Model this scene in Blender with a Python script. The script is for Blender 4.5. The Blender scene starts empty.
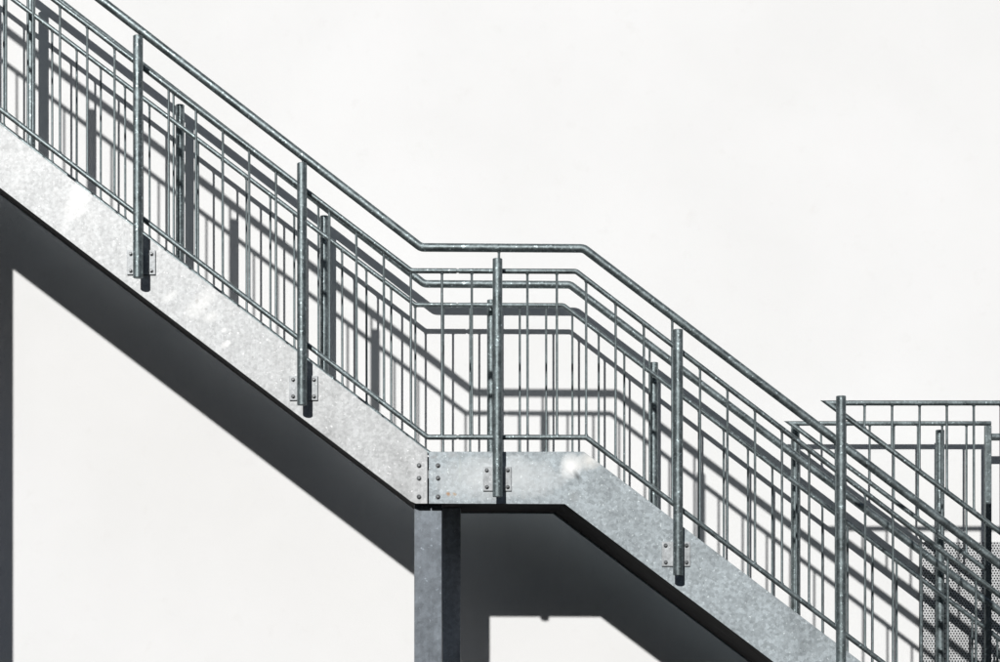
import bpy, bmesh, math, random
from mathutils import Vector
random.seed(7)
S = bpy.context.scene
C = S.collection

# ------------------------------------------------------------------ camera, sky, sun, exposure
U = 0.005            # metres per unit of the facade grid (a 1000-wide drawing of the near railing plane)
CX, CY, EYE, D = 468.0, 600.0, 1.6, 8.0
cam = bpy.data.objects.new('camera', bpy.data.cameras.new('camera')); C.objects.link(cam)
cam.location = (0, -D, EYE); cam.rotation_euler = (math.radians(90), 0, 0)
cam.data.lens = 57.6; cam.data.sensor_width = 36
cam.data.shift_x = 0.032; cam.data.shift_y = 0.269
cam.data.clip_end = 500
S.camera = cam

SUN = Vector((54.5, 228.6, -115.7)).normalized()          # direction the light travels
to_sun = -SUN
elev = math.asin(to_sun.z); azim = math.atan2(to_sun.x, to_sun.y)
W = bpy.data.worlds.new('World'); S.world = W; W.use_nodes = True
wn = W.node_tree.nodes; wl = W.node_tree.links
sky = wn.new('ShaderNodeTexSky'); sky.sky_type = 'NISHITA'; sky.sun_disc = False
sky.sun_elevation = elev; sky.sun_rotation = azim
wl.new(sky.outputs[0], wn['Background'].inputs[0]); wn['Background'].inputs[1].default_value = 0.055
sl = bpy.data.lights.new('sun', 'SUN'); sl.energy = 5.0; sl.angle = math.radians(0.85); sl.color = (1, 0.988, 0.975)
so = bpy.data.objects.new('sun', sl); C.objects.link(so)
so.rotation_euler = SUN.to_track_quat('-Z', 'Y').to_euler(); so.location = (-3, -6, 8)
S.view_settings.view_transform = 'Standard'; S.view_settings.look = 'None'
S.view_settings.exposure = -0.42; S.view_settings.gamma = 1.0; S.view_settings.use_curve_mapping = False

# ------------------------------------------------------------------ helpers
YN, YF, YW = 0.0, 0.924, 1.143                  # near railing plane, far railing plane, wall face
YPN, YPF = -0.084, 1.012                        # near and far post axes
def wx(x): return (x - CX) * U
def wz(y): return (CY - y) * U + EYE
def at(x, y, Y=0.0): return Vector((wx(x), Y, wz(y)))
def scale_at(Y): return (D + Y) / D

def new_obj(name, bm, mat, parent=None, smooth=False, angle=0.6):
    """links the bmesh (world coordinates) as ONE mesh object, re-centred on its parent"""
    me = bpy.data.meshes.new(name)
    bmesh.ops.recalc_face_normals(bm, faces=bm.faces[:])
    if parent is not None:
        off = parent['_o']
        bmesh.ops.translate(bm, verts=bm.verts[:], vec=-Vector(off))
    bm.to_mesh(me); bm.free()
    me.materials.append(mat)
    if smooth:
        me.shade_smooth(); me.set_sharp_from_angle(angle=angle)
    o = bpy.data.objects.new(name, me); C.objects.link(o)
    if parent is not None:
        o.parent = parent; o['_o'] = parent['_o']
    return o

def thing(name, label, cat, loc, group=None):
    o = bpy.data.objects.new(name, None); C.objects.link(o); o.empty_display_size = 0.2
    o.location = loc; o['_o'] = tuple(loc); o['label'] = label; o['category'] = cat
    if group: o['group'] = group
    return o

def box(bm, x0, x1, y0, y1, z0, z1, bevel=0.0):
    r = bmesh.ops.create_cube(bm, size=1)
    for v in r['verts']:
        v.co = Vector((x0 if v.co.x < 0 else x1, y0 if v.co.y < 0 else y1, z0 if v.co.z < 0 else z1))
    if bevel:
        es = list({e for v in r['verts'] for e in v.link_edges})
        bmesh.ops.bevel(bm, geom=es, offset=bevel, segments=2, affect='EDGES', profile=0.6)

def prism(bm, pts, y0, y1, bevel=0.0):
    """polygon in the X-Z plane given in world (x, z), extruded from y0 to y1"""
    a = [bm.verts.new((p[0], y0, p[1])) for p in pts]
    b = [bm.verts.new((p[0], y1, p[1])) for p in pts]
    n = len(pts)
    f1 = bm.faces.new(a); f2 = bm.faces.new(b[::-1])
    for i in range(n):
        bm.faces.new((a[i], b[i], b[(i+1) % n], a[(i+1) % n]))
    if bevel:
        es = list(set(f1.edges) | set(f2.edges))
        bmesh.ops.bevel(bm, geom=es, offset=bevel, segments=1, affect='EDGES')
    tri = [f for f in bm.faces if len(f.verts) > 4]
    bmesh.ops.triangulate(bm, faces=tri)

def tube(bm, pts, r, n=20):
    """round tube along a polyline lying in a plane of constant Y (mitred bends)"""
    pts = [Vector(p) for p in pts]; rings = []
    for i, p in enumerate(pts):
        t0 = (p - pts[i-1]).normalized() if i else None
        t1 = (pts[i+1] - p).normalized() if i < len(pts)-1 else None
        if t0 is None: t0 = t1
        if t1 is None: t1 = t0
        n0 = Vector((-t0.z, 0, t0.x)); n1 = Vector((-t1.z, 0, t1.x))
        m = (n0 + n1).normalized(); k = 1.0 / max(0.2, m.dot(n0))
        rings.append([bm.verts.new(p + m*(r*k*math.cos(2*math.pi*j/n)) + Vector((0, r*math.sin(2*math.pi*j/n), 0))) for j in range(n)])
    for a, b in zip(rings, rings[1:]):
        for j in range(n):
            bm.faces.new((a[j], b[j], b[(j+1) % n], a[(j+1) % n]))
    bm.faces.new(rings[0]); bm.faces.new(rings[-1][::-1])

def rod(bm, p, q, r, n=16, cap=0.0):
    """straight round bar from p to q with slightly chamfered ends"""
    p = Vector(p); q = Vector(q); ax = (q - p).normalized(); L = (q - p).length
    u = ax.orthogonal().normalized(); v = ax.cross(u)
    prof = [(0, r)] + [(L, r)] if cap <= 0 else [(0, r-cap), (cap, r), (L-cap, r), (L, r-cap)]
    rings = [[bm.verts.new(p + ax*h + u*(rr*math.cos(2*math.pi*j/n)) + v*(rr*math.sin(2*math.pi*j/n))) for j in range(n)] for h, rr in prof]
    for a, b in zip(rings, rings[1:]):
        for j in range(n): bm.faces.new((a[j], a[(j+1) % n], b[(j+1) % n], b[j]))
    bm.faces.new(rings[0][::-1]); bm.faces.new(rings[-1])

def bolt_mesh(bm, c, d, r=0.0095, h=0.008):
    """washer and hexagon head whose axis runs along Y (d = -1 towards the camera)"""
    c = Vector(c); a0 = random.random()
    rod(bm, c, c + Vector((0, d*0.0025, 0)), r*1.25, 16)
    p = [(0.0025, r), (h*0.8, r), (h, r*0.72)]
    rings = [[bm.verts.new(c + Vector((rr*math.cos(a0+math.pi*j/3), d*y, rr*math.sin(a0+math.pi*j/3)))) for j in range(6)] for y, rr in p]
    for a, b in zip(rings, rings[1:]):
        for j in range(6): bm.faces.new((a[j], a[(j+1) % 6], b[(j+1) % 6], b[j]))
    bm.faces.new(rings[-1])
    t = c + Vector((0, d*h, 0))
    rod(bm, t, t + Vector((0, d*0.004, 0)), r*0.5, 10)

# ------------------------------------------------------------------ materials
def mat(name):
    m = bpy.data.materials.new(name); m.use_nodes = True
    nt = m.node_tree; b = nt.nodes['Principled BSDF']
    return m, nt, b
def node(nt, t, **kw):
    n = nt.nodes.new(t)
    for k, v in kw.items():
        if k in n.inputs: n.inputs[k].default_value = v
        else: setattr(n, k, v)
    return n
def ramp(nt, src, stops):
    r = nt.nodes.new('ShaderNodeValToRGB'); e = r.color_ramp.elements
    while len(e) < len(stops): e.new(0.5)
    for x, (p, c) in zip(e, stops):
        x.position = p; x.color = (c, c, c, 1) if not isinstance(c, tuple) else (*c, 1)
    nt.links.new(src, r.inputs[0]); return r.outputs[0]
def mix(nt, a, b, f, mode='MIX'):
    m = nt.nodes.new('ShaderNodeMix'); m.data_type = 'RGBA'; m.blend_type = mode
    for s, v in ((6, a), (7, b), (0, f)):
        if isinstance(v, (int, float)): m.inputs[s].default_value = v if s == 0 else (v, v, v, 1)
        elif isinstance(v, tuple): m.inputs[s].default_value = (*v, 1)
        else: nt.links.new(v, m.inputs[s])
    return m.outputs[2]

def galv(name, base, metallic=0.55, rough=0.42, spangle=90, contrast=0.35, blotch=9.0, marks=None, bump=0.15, spang=0.2, fine=0.35, grain=70.0, fleck=1.7, flecks=0.66):
    """hot-dip galvanised steel: blotchy zinc, crystal spangle, bright and dull specks, fine drip streaks"""
    m, nt, b = mat(name); L = nt.links
    tc = nt.nodes.new('ShaderNodeTexCoord'); co = tc.outputs['Object']
    n1 = node(nt, 'ShaderNodeTexNoise', Scale=blotch, Detail=9.0, Roughness=0.62); L.new(co, n1.inputs['Vector'])
    n2 = node(nt, 'ShaderNodeTexNoise', Scale=grain, Detail=6.0, Roughness=0.78); L.new(co, n2.inputs['Vector'])
    vo = node(nt, 'ShaderNodeTexVoronoi', Scale=spangle); L.new(co, vo.inputs['Vector'])
    sp = nt.nodes.new('ShaderNodeSeparateColor'); L.new(vo.outputs['Color'], sp.inputs[0])
    mp = nt.nodes.new('ShaderNodeMapping'); mp.inputs['Scale'].default_value = (55, 55, 5); L.new(co, mp.inputs['Vector'])
    n3 = node(nt, 'ShaderNodeTexNoise', Scale=1.0, Detail=5.0, Roughness=0.6); L.new(mp.outputs[0], n3.inputs['Vector'])
    c = mix(nt, tuple(v*(1-contrast) for v in base), tuple(min(1, v*(1+contrast*0.6)) for v in base), ramp(nt, n1.outputs['Fac'], [(0.32, 0), (0.68, 1)]))
    c = mix(nt, c, ramp(nt, sp.outputs[0], [(0, 1-spang), (1, 1.0)]), 1.0, 'MULTIPLY')
    c = mix(nt, c, ramp(nt, n2.outputs['Fac'], [(0.36, 0.55), (0.56, 1.0)]), fine, 'MULTIPLY')
    c = mix(nt, c, ramp(nt, n3.outputs['Fac'], [(0.35, 0.78), (0.6, 1.0)]), 0.45, 'MULTIPLY')
    n4 = node(nt, 'ShaderNodeTexNoise', Scale=grain*1.1, Detail=3.0); L.new(co, n4.inputs['Vector'])
    c = mix(nt, c, tuple(min(0.92, v*fleck) for v in base), ramp(nt, n4.outputs['Fac'], [(flecks, 0), (flecks+0.08, 0.75)]))
    met = metallic
    for (px, pz, rx, rz, rot, col, amt, ragged) in (marks or []):
        mm = nt.nodes.new('ShaderNodeMapping'); mm.vector_type = 'TEXTURE'
        mm.inputs['Location'].default_value = (px, 0, pz); mm.inputs['Scale'].default_value = (rx, 10, rz)
        mm.inputs['Rotation'].default_value = (0, rot, 0); L.new(co, mm.inputs['Vector'])
        ln = nt.nodes.new('ShaderNodeVectorMath'); ln.operation = 'LENGTH'; L.new(mm.outputs[0], ln.inputs[0])
        nn = node(nt, 'ShaderNodeTexNoise', Scale=45.0 if ragged > 0.5 else 14.0, Detail=6.0, Roughness=0.65); L.new(co, nn.inputs['Vector'])
        ad = node(nt, 'ShaderNodeMath', operation='MULTIPLY_ADD'); L.new(nn.outputs['Fac'], ad.inputs[0]); ad.inputs[1].default_value = ragged*1.3
        L.new(ln.outputs['Value'], ad.inputs[2])
        f = ramp(nt, ad.outputs[0], [(0.55, amt), (0.95, 0)] if ragged > 0.6 else [(0.12 + ragged*0.5, amt), (0.55 + ragged*0.7, amt*0.35), (1.0, 0)])
        c = mix(nt, c, col, f)
    L.new(c, b.inputs['Base Color'])
    b.inputs['Metallic'].default_value = met
    rr = nt.nodes.new('ShaderNodeMapRange'); L.new(n1.outputs['Fac'], rr.inputs[0])
    rr.inputs[1].default_value = 0.3; rr.inputs[2].default_value = 0.7; rr.inputs[3].default_value = rough-0.1; rr.inputs[4].default_value = rough+0.14
    L.new(rr.outputs[0], b.inputs['Roughness'])
    bp = node(nt, 'ShaderNodeBump', Strength=bump, Distance=0.002); L.new(n2.outputs['Fac'], bp.inputs['Height'])
    L.new(bp.outputs[0], b.inputs['Normal'])
    return m

STAIR_O = (wx(500), 0.46, 0.0)
def mk(x, y): return (wx(x) - STAIR_O[0], wz(y))
def mark(x, y, rx, ry, rot, col, amt, ragged): 
    p = mk(x, y); return (p[0], p[1], rx*U, ry*U, rot, col, amt, ragged)
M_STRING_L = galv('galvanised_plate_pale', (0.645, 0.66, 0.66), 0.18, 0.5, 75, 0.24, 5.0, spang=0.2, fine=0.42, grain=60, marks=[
    mark(77, 200, 18, 36, 0.45, (0.86, 0.86, 0.85), 0.4, 0.5),
    mark(66, 224, 9, 18, 0.5, (0.86, 0.86, 0.85), 0.3, 0.5),
    mark(200, 304, 34, 15, -0.75, (0.86, 0.86, 0.84), 0.45, 0.5),
    mark(212, 316, 14, 9, -0.5, (0.86, 0.86, 0.84), 0.5, 0.5),
    mark(170, 296, 15, 7, -0.65, (0.86, 0.86, 0.84), 0.5, 0.5),
    mark(206, 309, 3, 2, 0.3, (0.3, 0.3, 0.3), 0.7, 0.5),
    mark(197, 301, 3, 5, 0.3, (0.36, 0.35, 0.33), 0.6, 0.5),
    mark(224, 330, 5, 4, -0.6, (0.88, 0.88, 0.86), 0.8, 0.5),
    mark(226, 344, 10, 5, -0.6, (0.88, 0.88, 0.86), 0.7, 0.5)])
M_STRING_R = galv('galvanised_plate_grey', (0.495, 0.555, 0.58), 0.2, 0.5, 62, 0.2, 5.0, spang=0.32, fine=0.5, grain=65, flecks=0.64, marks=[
    mark(500, 478, 105, 36, 0, (0.68, 0.70, 0.70), 0.7, 0.5),
    mark(571, 466, 17, 19, 0.2, (0.92, 0.92, 0.90), 0.95, 0.4),
    mark(589, 460, 22, 15, -0.4, (0.80, 0.79, 0.75), 0.8, 0.45),
    mark(577.5, 477, 4.5, 11, -0.5, (0.10, 0.11, 0.11), 0.85, 0.3),
    mark(574, 497, 9, 12, 0, (0.30, 0.32, 0.32), 0.5, 0.5),
    mark(460, 470, 2.2, 26, 0, (0.48, 0.52, 0.50), 0.6, 0.4),
    mark(453, 455, 10, 5, 0, (0.36, 0.36, 0.36), 0.5, 0.5),
    mark(434, 457, 7, 3, 0, (0.28, 0.28, 0.28), 0.6, 0.5),
    mark(448.5, 494, 6.5, 4.6, 0.3, (0.42, 0.22, 0.09), 0.85, 0.75),
    mark(454.5, 494, 6.0, 5.0, 0.3, (0.45, 0.29, 0.15), 0.8, 0.75)])
M_PIPE = galv('galvanised_tube', (0.275, 0.325, 0.332), 0.8, 0.48, 75, 0.34, 13.0, bump=0.3, spang=0.32, fine=0.7, grain=62, fleck=2.3, flecks=0.62)
M_ROD = galv('galvanised_bar', (0.235, 0.28, 0.287), 0.75, 0.5, 90, 0.35, 12.0, bump=0.2, fine=0.5, grain=60)
M_PLATE = galv('galvanised_bracket', (0.53, 0.555, 0.565), 0.2, 0.5, 90, 0.3, 14.0)
M_BOLT = galv('zinc_bolt', (0.24, 0.25, 0.255), 0.75, 0.4, 160, 0.4, 40.0)
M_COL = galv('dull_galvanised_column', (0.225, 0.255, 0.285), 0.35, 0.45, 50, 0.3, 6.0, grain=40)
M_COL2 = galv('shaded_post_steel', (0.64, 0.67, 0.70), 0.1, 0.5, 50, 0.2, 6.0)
M_TREAD = galv('galvanised_tread', (0.35, 0.37, 0.375), 0.4, 0.55, 60, 0.3, 8.0)
M_SOFFIT_SHADE = galv('shade_soffit_sheet', (0.018, 0.018, 0.019), 0.0, 0.85, 60, 0.3, 8.0)  # near-black colour paints in the shade under the stairs
M_SOFFIT_SHADE.node_tree.nodes['Principled BSDF'].inputs['Specular IOR Level'].default_value = 0.1
M_HOLE_SHADE = galv('hole_shade_sheet', (0.10, 0.10, 0.105), 0.2, 0.6)  # dark colour stands in for shade seen through the holes
M_PERF = galv('pale_perforated_sheet', (0.70, 0.71, 0.71), 0.1, 0.5, 60, 0.12, 6.0, bump=0.05)

def wall_mat():
    m, nt, b = mat('white_render'); L = nt.links
    co = nt.nodes.new('ShaderNodeTexCoord').outputs['Object']
    n1 = node(nt, 'ShaderNodeTexNoise', Scale=0.9, Detail=6.0, Roughness=0.55); L.new(co, n1.inputs['Vector'])
    n2 = node(nt, 'ShaderNodeTexNoise', Scale=9.0, Detail=6.0, Roughness=0.6); L.new(co, n2.inputs['Vector'])
    n3 = node(nt, 'ShaderNodeTexNoise', Scale=260.0, Detail=3.0); L.new(co, n3.inputs['Vector'])
    c = mix(nt, (0.815, 0.815, 0.805), (0.85, 0.85, 0.843), ramp(nt, n1.outputs['Fac'], [(0.35, 0), (0.65, 1)]))
    c = mix(nt, c, (0.79, 0.785, 0.77), ramp(nt, n2.outputs['Fac'], [(0.60, 0), (0.78, 0.6)]))
    L.new(c, b.inputs['Base Color']); b.inputs['Roughness'].default_value = 0.9
    b.inputs['Specular IOR Level'].default_value = 0.2
    bp = node(nt, 'ShaderNodeBump', Strength=0.22, Distance=0.003)
    a = node(nt, 'ShaderNodeMath', operation='ADD'); L.new(n3.outputs['Fac'], a.inputs[0]); L.new(n2.outputs['Fac'], a.inputs[1])
    L.new(a.outputs[0], bp.inputs['Height']); L.new(bp.outputs[0], b.inputs['Normal'])
    return m
def ground_mat():
    m, nt, b = mat('asphalt'); L = nt.links
    co = nt.nodes.new('ShaderNodeTexCoord').outputs['Object']
    n1 = node(nt, 'ShaderNodeTexNoise', Scale=1.2, Detail=8.0); L.new(co, n1.inputs['Vector'])
    n2 = node(nt, 'ShaderNodeTexNoise', Scale=140.0, Detail=3.0); L.new(co, n2.inputs['Vector'])
    c = mix(nt, (0.038, 0.038, 0.04), (0.06, 0.059, 0.057), n1.outputs['Fac'])
    c = mix(nt, c, ramp(nt, n2.outputs['Fac'], [(0.3, 0.6), (0.7, 1.2)]), 0.7, 'MULTIPLY')
    L.new(c, b.inputs['Base Color']); b.inputs['Roughness'].default_value = 0.92
    bp = node(nt, 'ShaderNodeBump', Strength=0.4, Distance=0.004); L.new(n2.outputs['Fac'], bp.inputs['Height']); L.new(bp.outputs[0], b.inputs['Normal'])
    return m

# ------------------------------------------------------------------ setting: ground and wall
bm = bmesh.new()
vs = [bm.verts.new(p) for p in ((-200, -200, 0), (200, -200, 0), (200, 200, 0), (-200, 200, 0))]; bm.faces.new(vs)
g = new_obj('ground', bm, ground_mat()); g['kind'] = 'structure'
bm = bmesh.new(); box(bm, -14, 14, YW, YW+0.4, -0.3, 9.0)
w = new_obj('building_wall', bm, wall_mat())
w['label'] = 'tall plain white rendered wall behind the whole steel staircase'; w['category'] = 'wall'

# unseen block added behind the camera to cut low sky and shade the road
bm = bmesh.new(); box(bm, -32, 32, -30, -18, 0, 9.8)
m, nt, b = mat('blocker_brick'); b.inputs['Base Color'].default_value = (0.09, 0.08, 0.075, 1); b.inputs['Roughness'].default_value = 0.9
nb = node(nt, 'ShaderNodeTexBrick', Scale=4.0); nb.inputs['Color1'].default_value = (0.10, 0.075, 0.065, 1); nb.inputs['Color2'].default_value = (0.075, 0.06, 0.055, 1); nb.inputs['Mortar'].default_value = (0.12, 0.12, 0.115, 1)
nt.links.new(nt.nodes.new('ShaderNodeTexCoord').outputs['Object'], nb.inputs['Vector']); nt.links.new(nb.outputs['Color'], b.inputs['Base Color'])
ob = new_obj('sky_blocker', bm, m); ob['label'] = 'unseen dark brick block added behind the viewer to cut low sky light'; ob['category'] = 'blocker'

# ------------------------------------------------------------------ staircase: stringers, treads, landing
SL, SR = 0.766, 0.760
TOPX, TOPEND = -262, -520                       # the flight goes on up to a landing outside the frame
def s_top(x):
    if x < TOPX: x = TOPX
    return 451.7 - SL*(427.5-x) if x < 427.5 else (451.7 if x < 584 else 451.7 + SR*(x-584))
def s_bot(x):
    if x < TOPX-16: x = TOPX-16
    return 503.7 - SL*(412-x) if x < 412 else (503.7 if x < 565 else 503.7 + SR*(x-565))
st = thing('steel_staircase', 'pale galvanised steel staircase of two flights and a landing in front of the white wall', 'staircase', STAIR_O)
GY = CY + EYE/U                                  # drawing height of the ground (920)
xb = 565 + (GY-503.7)/SR; xt = 584 + (GY-451.7)/SR
left_poly = [(TOPEND, s_top(TOPEND)), (TOPX, s_top(TOPX)), (427.4, s_top(427.2)), (427.4, 503.7), (416, 503.7), (411, 501.6),
             (TOPX-16, s_bot(TOPX-16)), (TOPEND, s_bot(TOPEND))]
right_poly = [(428.8, 451.7), (584, 451.7), (xt, GY-1), (xb, GY-1), (565, 503.7), (428.8, 503.7)]
def w2(pts): return [(wx(x), wz(y)) for x, y in pts]
def stringer(name, pts, y0, y1, m):
    bm = bmesh.new(); prism(bm, w2(pts), y0, y1, 0.0015); return new_obj(name, bm, m, st)
sa = stringer('stringer', left_poly, 0.0, 0.012, M_STRING_L)
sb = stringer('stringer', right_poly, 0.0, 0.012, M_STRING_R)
drop = lambda pts: [(x, y + (2.4 if i in (6, 7) else 0)) for i, (x, y) in enumerate(pts)]
right_far = [(429.0, 451.7), (584, 451.7), (xt, GY-1), (xb-3.3, GY-1), (563, 503.7), (429.0, 503.7)]
sc = stringer('stringer', drop(left_poly), YF-0.012, YF, M_STRING_L)
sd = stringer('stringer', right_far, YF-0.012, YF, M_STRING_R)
for y in (465.5, 478.2, 496.8):
    for x, s in ((419, sa), (438, sb)):
        bm = bmesh.new(); bolt_mesh(bm, at(x, y, 0), -1, 0.0098, 0.009); new_obj('bolt', bm, M_BOLT, s)
# splice plate well behind the joint
bm = bmesh.new(); box(bm, wx(414), wx(443), 0.052, 0.060, wz(502), wz(456)); new_obj('splice_plate', bm, M_TREAD, st)
# landing floor, soffit sheets, treads with risers
bm = bmesh.new(); box(bm, wx(387), wx(600), 0.014, YF-0.014, wz(478), wz(470)); new_obj('landing_floor', bm, M_TREAD, st)
bm = bmesh.new(); box(bm, wx(TOPEND), wx(TOPX-4), 0.014, YF-0.014, wz(s_top(TOPX)+26), wz(s_top(TOPX)+18)); new_obj('landing_floor', bm, M_TREAD, st)
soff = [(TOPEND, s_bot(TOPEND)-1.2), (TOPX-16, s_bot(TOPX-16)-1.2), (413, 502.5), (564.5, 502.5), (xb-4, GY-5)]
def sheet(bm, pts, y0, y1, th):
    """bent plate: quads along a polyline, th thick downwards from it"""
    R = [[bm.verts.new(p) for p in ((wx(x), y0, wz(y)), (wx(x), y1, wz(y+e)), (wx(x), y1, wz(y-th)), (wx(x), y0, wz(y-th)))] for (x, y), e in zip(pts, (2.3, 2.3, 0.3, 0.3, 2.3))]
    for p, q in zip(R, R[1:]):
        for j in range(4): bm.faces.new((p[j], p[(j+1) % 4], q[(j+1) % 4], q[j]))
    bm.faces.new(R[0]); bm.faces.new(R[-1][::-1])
bm = bmesh.new(); sheet(bm, soff, 0.0135, YF-0.0135, 2.0); new_obj('shade_soffit', bm, M_SOFFIT_SHADE, st)  # sheet added so the shaded underside comes out black
def tread(x0, x1, y, riser_x, riser_to):
    bm = bmesh.new()
    box(bm, wx(x0), wx(x1), 0.014, YF-0.014, wz(y+7), wz(y), 0.003)
    a, b = sorted((riser_x, riser_x+1.6)); z0, z1 = sorted((wz(y+7.2), wz(riser_to)))
    box(bm, wx(a), wx(b), 0.016, YF-0.016, z0, z1)
    new_obj('tread', bm, M_TREAD, st)
for i in range(11):
    y = 470 - 43.7*(i+1); x1 = 384 - 57*i
    tread(x1-59, x1, y, x1-4, y+43.2)
for j in range(9):
    y = 470 + 43.7*(j+1); x0 = 598 + 57.5*j
    tread(x0, x0+59, y, x0+55, y+43.2)

# ------------------------------------------------------------------ railings
POSTS = [(-190, -218, 24, None), (-26, -91, 151, None), (138, 36, 278, 262.7), (302, 163.3, 405.3, 388.3), (497.5, 258.7, 497, 478.8),
         (678, 329.5, 575.5, 554), (841, 396, 702, 681), (1006, 396, 828, 808)]
HAND = [(TOPEND, -281), (TOPX, -281), (421, 247.4), (583.7, 248.4), (1180, 248.4 + SR*(1180-583.7))]
TOPR = [(TOPEND, -248), (TOPX-10, -248), (411.2, 270.8), (576.2, 271.4), (1176, 271.4 + 0.765*(1176-576.2))]
BOTR = [(TOPEND, -92), (TOPX, -92), (427.5, 437.2), (586.3, 437.4), (1176, 437.4 + SR*(1176-586.3))]
def on(poly, x):
    for (x0, y0), (x1, y1) in zip(poly, poly[1:]):
        if x0 <= x <= x1: return y0 + (y1-y0)*(x-x0)/(x1-x0)
NEAR_BAL = [411, 442, 472, 499, 527.6, 557, 586.2, 615.5, 644, 672.4, 700, 727.3, 755, 782, 809, 836, 865, 893, 921, 948, 976] \
    + [1004 + 28*i for i in range(6)] + [384, 356.6, 329.5, 303, 276, 249.3, 222.8, 196, 168.8, 141.4, 114.5, 87.4, 60, 33.2, 6] \
    + [-21 - 27*i for i in range(16)]
EXT = (-183, -21, 141.4, 303, 499, 672.4, 836, 1004)

def rounded(poly, c):
    out = [poly[0]]
    for a, b, d in zip(poly, poly[1:], poly[2:]):
        va = Vector((a[0]-b[0], a[1]-b[1])); vd = Vector((d[0]-b[0], d[1]-b[1])); B = Vector(b)
        p = B + va.normalized()*min(c, va.length*0.4); q = B + vd.normalized()*min(c, vd.length*0.4)
        for t in (0, 0.33, 0.67, 1):
            r = p*(1-t)**2 + B*2*t*(1-t) + q*t*t; out.append((r.x, r.y))
    return out + [poly[-1]]
def baluster_mesh(bm, p, q, r):
    """round bar with small weld fillets where it meets the rails"""
    p = Vector(p); q = Vector(q); n = 12; L = (q-p).length; d = 0.0125
    prof = [(0, r*1.7), (d, r*1.6), (d+0.004, r*1.15), (d+0.009, r), (L-d-0.009, r), (L-d-0.004, r*1.15), (L-d, r*1.6), (L, r*1.7)]
    ax = (q-p).normalized(); u = Vector((1, 0, 0)); v = Vector((0, 1, 0))
    j1 = random.uniform(-0.0012, 0.0012)
    R = [[bm.verts.new(p + ax*h + u*(rr*math.cos(2*math.pi*j/n) + (j1 if h > L/2 else 0)) + v*rr*math.sin(2*math.pi*j/n)) for j in range(n)] for h, rr in prof]
    for a, b in zip(R, R[1:]):
        for j in range(n): bm.faces.new((a[j], a[(j+1) % n], b[(j+1) % n], b[j]))
    bm.faces.new(R[0][::-1]); bm.faces.new(R[-1])

def split_rail(poly, x0, x1):
    y = on(poly, x0)
    i = max(k for k, p in enumerate(poly) if p[0] < x0)
    return poly[:i+1] + [(x0, y)], [(x1, on(poly, x1))] + poly[i+1:]

def railing(label, YR, YP, d, dx, post_list):
    """d = -1: posts stand in front of the rails (near side); +1: behind them (wall side)"""
    t = thing('railing', label, 'railing', (wx(500), YR, 0.0), 'stair railings along the two sides of the staircase')
    P = lambda x, y, Y=YR: Vector((wx(x+dx), Y, wz(y)))
    def rail(name, poly, r, m):
        bm = bmesh.new(); tube(bm, [P(*p) for p in rounded(poly, r/U*0.75)], r, 24); return new_obj(name, bm, m, t, True, 0.5)
    rail('handrail', HAND, 0.0215, M_PIPE)
    for poly, nm in ((TOPR, 'top_rail'), (BOTR, 'bottom_rail')):
        a, b = split_rail(poly, 456.6, 458.8)
        rail(nm, a, 0.0132, M_PIPE); rail(nm, b, 0.0132, M_PIPE)
        bm = bmesh.new(); rod(bm, P(455.5, on(poly, 455.5)), P(460, on(poly, 460)), 0.0095); new_obj('rail_coupling', bm, M_ROD, t, True)
    for x in NEAR_BAL:
        top = on(HAND, x) + 1.5 if x in EXT else on(TOPR, x)
        bm = bmesh.new(); baluster_mesh(bm, P(x, on(BOTR, x)), P(x, top), 0.0063); new_obj('baluster', bm, M_ROD, t, True)
    for (X, ztop, zbot, zplate, rails_z, on_stringer) in post_list:
        bm = bmesh.new(); rod(bm, (X, YP, zbot), (X, YP, ztop), 0.0243, 28, 0.0022)
        po = new_obj('post', bm, M_PIPE, t, True, 0.7)
        bm = bmesh.new(); yf = YR if d < 0 else YR
        y0, y1 = sorted((yf, yf + d*0.010))
        hx, hz = 0.071, 0.061
        box(bm, X-hx, X+hx, y0, y1, zplate-hz, zplate+hz, 0.0015); new_obj('base_plate', bm, M_PLATE, po)
        bm = bmesh.new(); y0, y1 = sorted((yf + d*0.010, YP))
        box(bm, X-0.013, X+0.013, y0, y1, zplate-0.035, zplate+0.035); new_obj('bracket', bm, M_PLATE, po)
        for sx in (-1, 1):
            for sz in (-1, 1):
                bm = bmesh.new(); bolt_mesh(bm, (X+sx*0.052, yf + d*0.010, zplate + sz*0.042), d, 0.0085, 0.009); new_obj('bolt', bm, M_BOLT, po)
        for z in rails_z:
            bm = bmesh.new(); rod(bm, (X, YP, z), (X, YR, z), 0.007, 10); new_obj('rail_stub', bm, M_ROD, po, True)
    return t

def posts_near():
    out = []
    k = scale_at(YPN)
    for x, yt, yb, yp in POSTS:
        X = (x-CX)*U*k; zt = (CY-yt)*U*k + EYE; zb = (CY-yb)*U*k + EYE
        gx = X/U + CX
        if yp is None: yp = yb - 15.5
        out.append((X, zt, zb, wz(yp), [wz(on(TOPR, gx)), wz(on(BOTR, gx))], True))
    return out
def posts_far():
    obs = [-118, 31, 180, 324.3, 491.3, 653.8, 795.3, 940]
    tops = [None, None, 105, 216, 300, 362.5, 424, 430]
    k = scale_at(YPF); out = []
    for (x, yt, yb, yp), xo, yo in zip(POSTS, obs, tops):
        kn = scale_at(YPN); X = (xo-CX)*U*k
        zt = (CY-yt)*U*kn + EYE if yo is None else (CY-yo)*U*k + EYE
        zb = (CY-yb)*U*kn + EYE; gx = X/U + CX
        if yp is None: yp = yb - 15.5
        out.append((X, zt, zb, wz(min(max(yp, s_top(gx)+16), s_bot(gx)-16)), [wz(on(TOPR, gx)), wz(on(BOTR, gx))], True))
    return out
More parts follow.
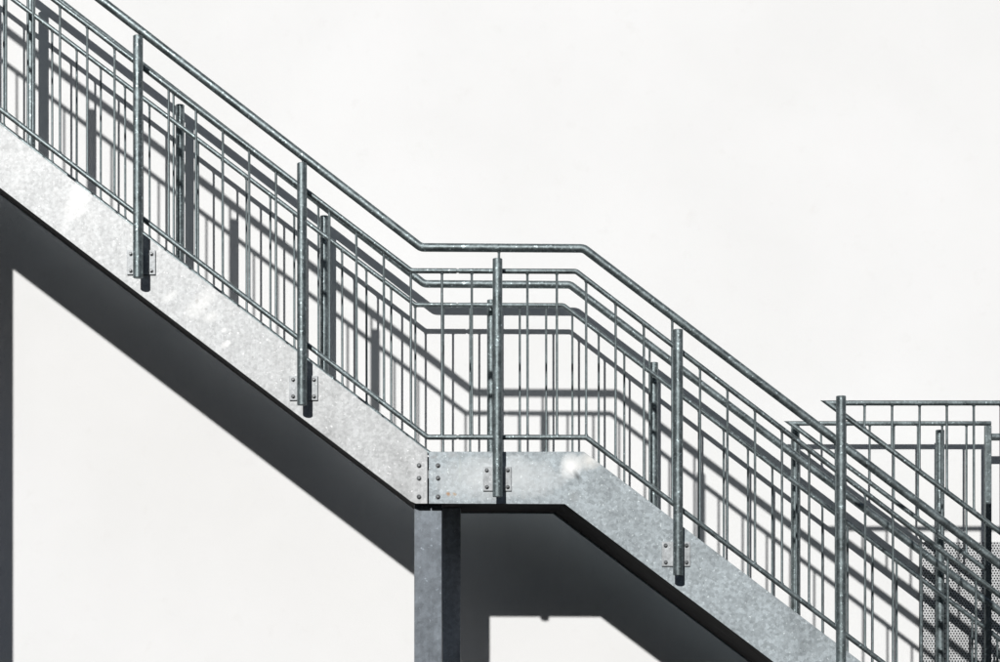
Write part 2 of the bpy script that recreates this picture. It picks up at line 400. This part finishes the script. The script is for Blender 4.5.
railing('galvanised tube railing with posts bolted to the front side of the staircase, nearer the viewer', YN, YPN, -1, 0.0, posts_near())
railing('galvanised tube railing on the wall side of the staircase, seen through the front one', YF, YPF, 1, -1.7, posts_far())

# ------------------------------------------------------------------ level guard panels at the lower right
def guard(label, Y, bals, wall_side):
    t = thing('guard_rail', label, 'guard rail', (wx(940), Y, 0.0), 'level guard rails above the lower flight')
    P = lambda x, y: at(x, y, Y)
    xe = 1048; sl = 0.750
    bm = bmesh.new(); tube(bm, [P(xe-2, 403+sl*(xe-2-828.2)), P(828.2, 403), P(xe+3.2, 403)], 0.0132, 24)
    new_obj('frame', bm, M_PIPE, t, True, 0.5)
    bm = bmesh.new(); box(bm, wx(xe)-0.0165, wx(xe)+0.0165, Y-0.0165, Y+0.0165, 0.0, wz(405.6), 0.003); new_obj('corner_post', bm, M_PIPE, t)
    for x in bals:
        bm = bmesh.new(); baluster_mesh(bm, P(x, 403 + sl*(x-828.2)), P(x, 403), 0.0063); new_obj('baluster', bm, M_ROD, t, True)
    if wall_side:
        bm = bmesh.new(); tube(bm, [P(xe+3.4, 418.2), P(xe+260, 418.2)], 0.0205, 24); new_obj('handrail', bm, M_PIPE, t, True, 0.5)
guard('sharp cornered level guard rail at lower right, the nearer and higher looking of two', YN+0.002, [864.5, 892, 919.5, 947, 974, 1001, 1028], False)
guard('sharp cornered level guard rail at lower right, the one closer to the white wall', YF+0.002, [862, 889, 916, 943, 970, 997, 1024], True)

# ------------------------------------------------------------------ columns under the stairs
def column(label, x0, x1, yfront, depth, ytop, mt):
    t = thing('steel_column', label, 'column', (wx((x0+x1)/2), yfront + depth/2, 0.0), 'steel columns carrying the staircase')
    X0, X1 = wx(x0), wx(x1)
    bm = bmesh.new(); box(bm, X0, X1, yfront, yfront+depth, 0.012, wz(ytop), 0.004); new_obj('shaft', bm, mt, t)
    bm = bmesh.new(); box(bm, X0-0.05, X1+0.05, yfront-0.05, yfront+depth+0.05, 0.0, 0.012, 0.002); bp = new_obj('base_plate', bm, mt, t)
    for sx in (X0-0.028, X1+0.028):
        for sy in (yfront-0.028, yfront+depth+0.028):
            bm = bmesh.new(); rod(bm, (sx, sy, 0.012), (sx, sy, 0.034), 0.011, 6); new_obj('bolt', bm, M_BOLT, bp)
k1 = scale_at(0.064)
cx = lambda x, k: CX + (x-CX)*k
column('dull grey square steel column under the bolted joint of the landing, lit by the sun', cx(414.2, k1), cx(442, k1), 0.064, 0.165, 499.0, M_COL)
k2 = scale_at(0.47)
column('shaded dark steel column just behind the sunlit one under the landing', cx(437, k2), cx(460.6, k2), 0.47, 0.10, 499.0, M_COL2)
column('steel column under the upper flight beyond the left edge, known by its shadow on the wall', -131, -103, 0.064, 0.165, 81.0, M_COL)

# ------------------------------------------------------------------ perforated sheet on the wall
def perforated():
    Y = YW - 0.035; k = scale_at(Y)
    x0, x1 = (920.5-CX)*U*k, (1092-CX)*U*k
    z1, z0 = (CY-541.5)*U*k + EYE, 0.25
    t = thing('perforated_panel', 'perforated pale metal sheet with rows of small round holes on the wall, lower right', 'panel', ((x0+x1)/2, Y, 0.0))
    p = 0.0165; rh = 0.0052; bm = bmesh.new()
    R = p/math.sqrt(3); row = p*math.sqrt(3)/2
    nx = int((x1-x0)/p); nz = int((z1-z0)/row)
    for iz in range(nz):
        for ix in range(nx):
            cxx = x0 + p*(ix+0.5) + (p/2 if iz % 2 else 0); cz = z1 - row*(iz+0.7)
            o = [bm.verts.new((cxx + R*math.sin(math.pi/3*j), Y, cz + R*math.cos(math.pi/3*j))) for j in range(6)]
            i = [bm.verts.new((cxx + rh*math.sin(math.pi/3*j), Y, cz + rh*math.cos(math.pi/3*j))) for j in range(6)]
            for j in range(6):
                bm.faces.new((o[j], o[(j+1) % 6], i[(j+1) % 6], i[j]))
    bmesh.ops.remove_doubles(bm, verts=bm.verts[:], dist=0.0005)
    r = bmesh.ops.solidify(bm, geom=bm.faces[:], thickness=0.0015)
    new_obj('sheet', bm, M_PERF, t)
    bm = bmesh.new()
    xr, zb = x0 + p*nx, z1 - row*nz
    box(bm, x0-0.003, x0, Y-0.004, Y+0.012, zb, z1); box(bm, xr+p/2, xr+p/2+0.012, Y-0.004, Y+0.012, zb, z1)
    new_obj('edge_strip', bm, M_ROD, t)
    bm = bmesh.new(); box(bm, x0, xr, YW-0.014, YW-0.004, zb, z1-0.003); new_obj('shade_backing', bm, M_HOLE_SHADE, t)  # added sheet, its dark tone replaces shade behind the holes
    for X in (x0+0.05, xr-0.05):
        for z in (z1-0.05, zb+0.05):
            bm = bmesh.new(); rod(bm, (X, Y+0.003, z), (X, YW, z), 0.008, 10); new_obj('spacer', bm, M_BOLT, t)
perforated()

for o in list(S.objects):
    if '_o' in o: del o['_o']
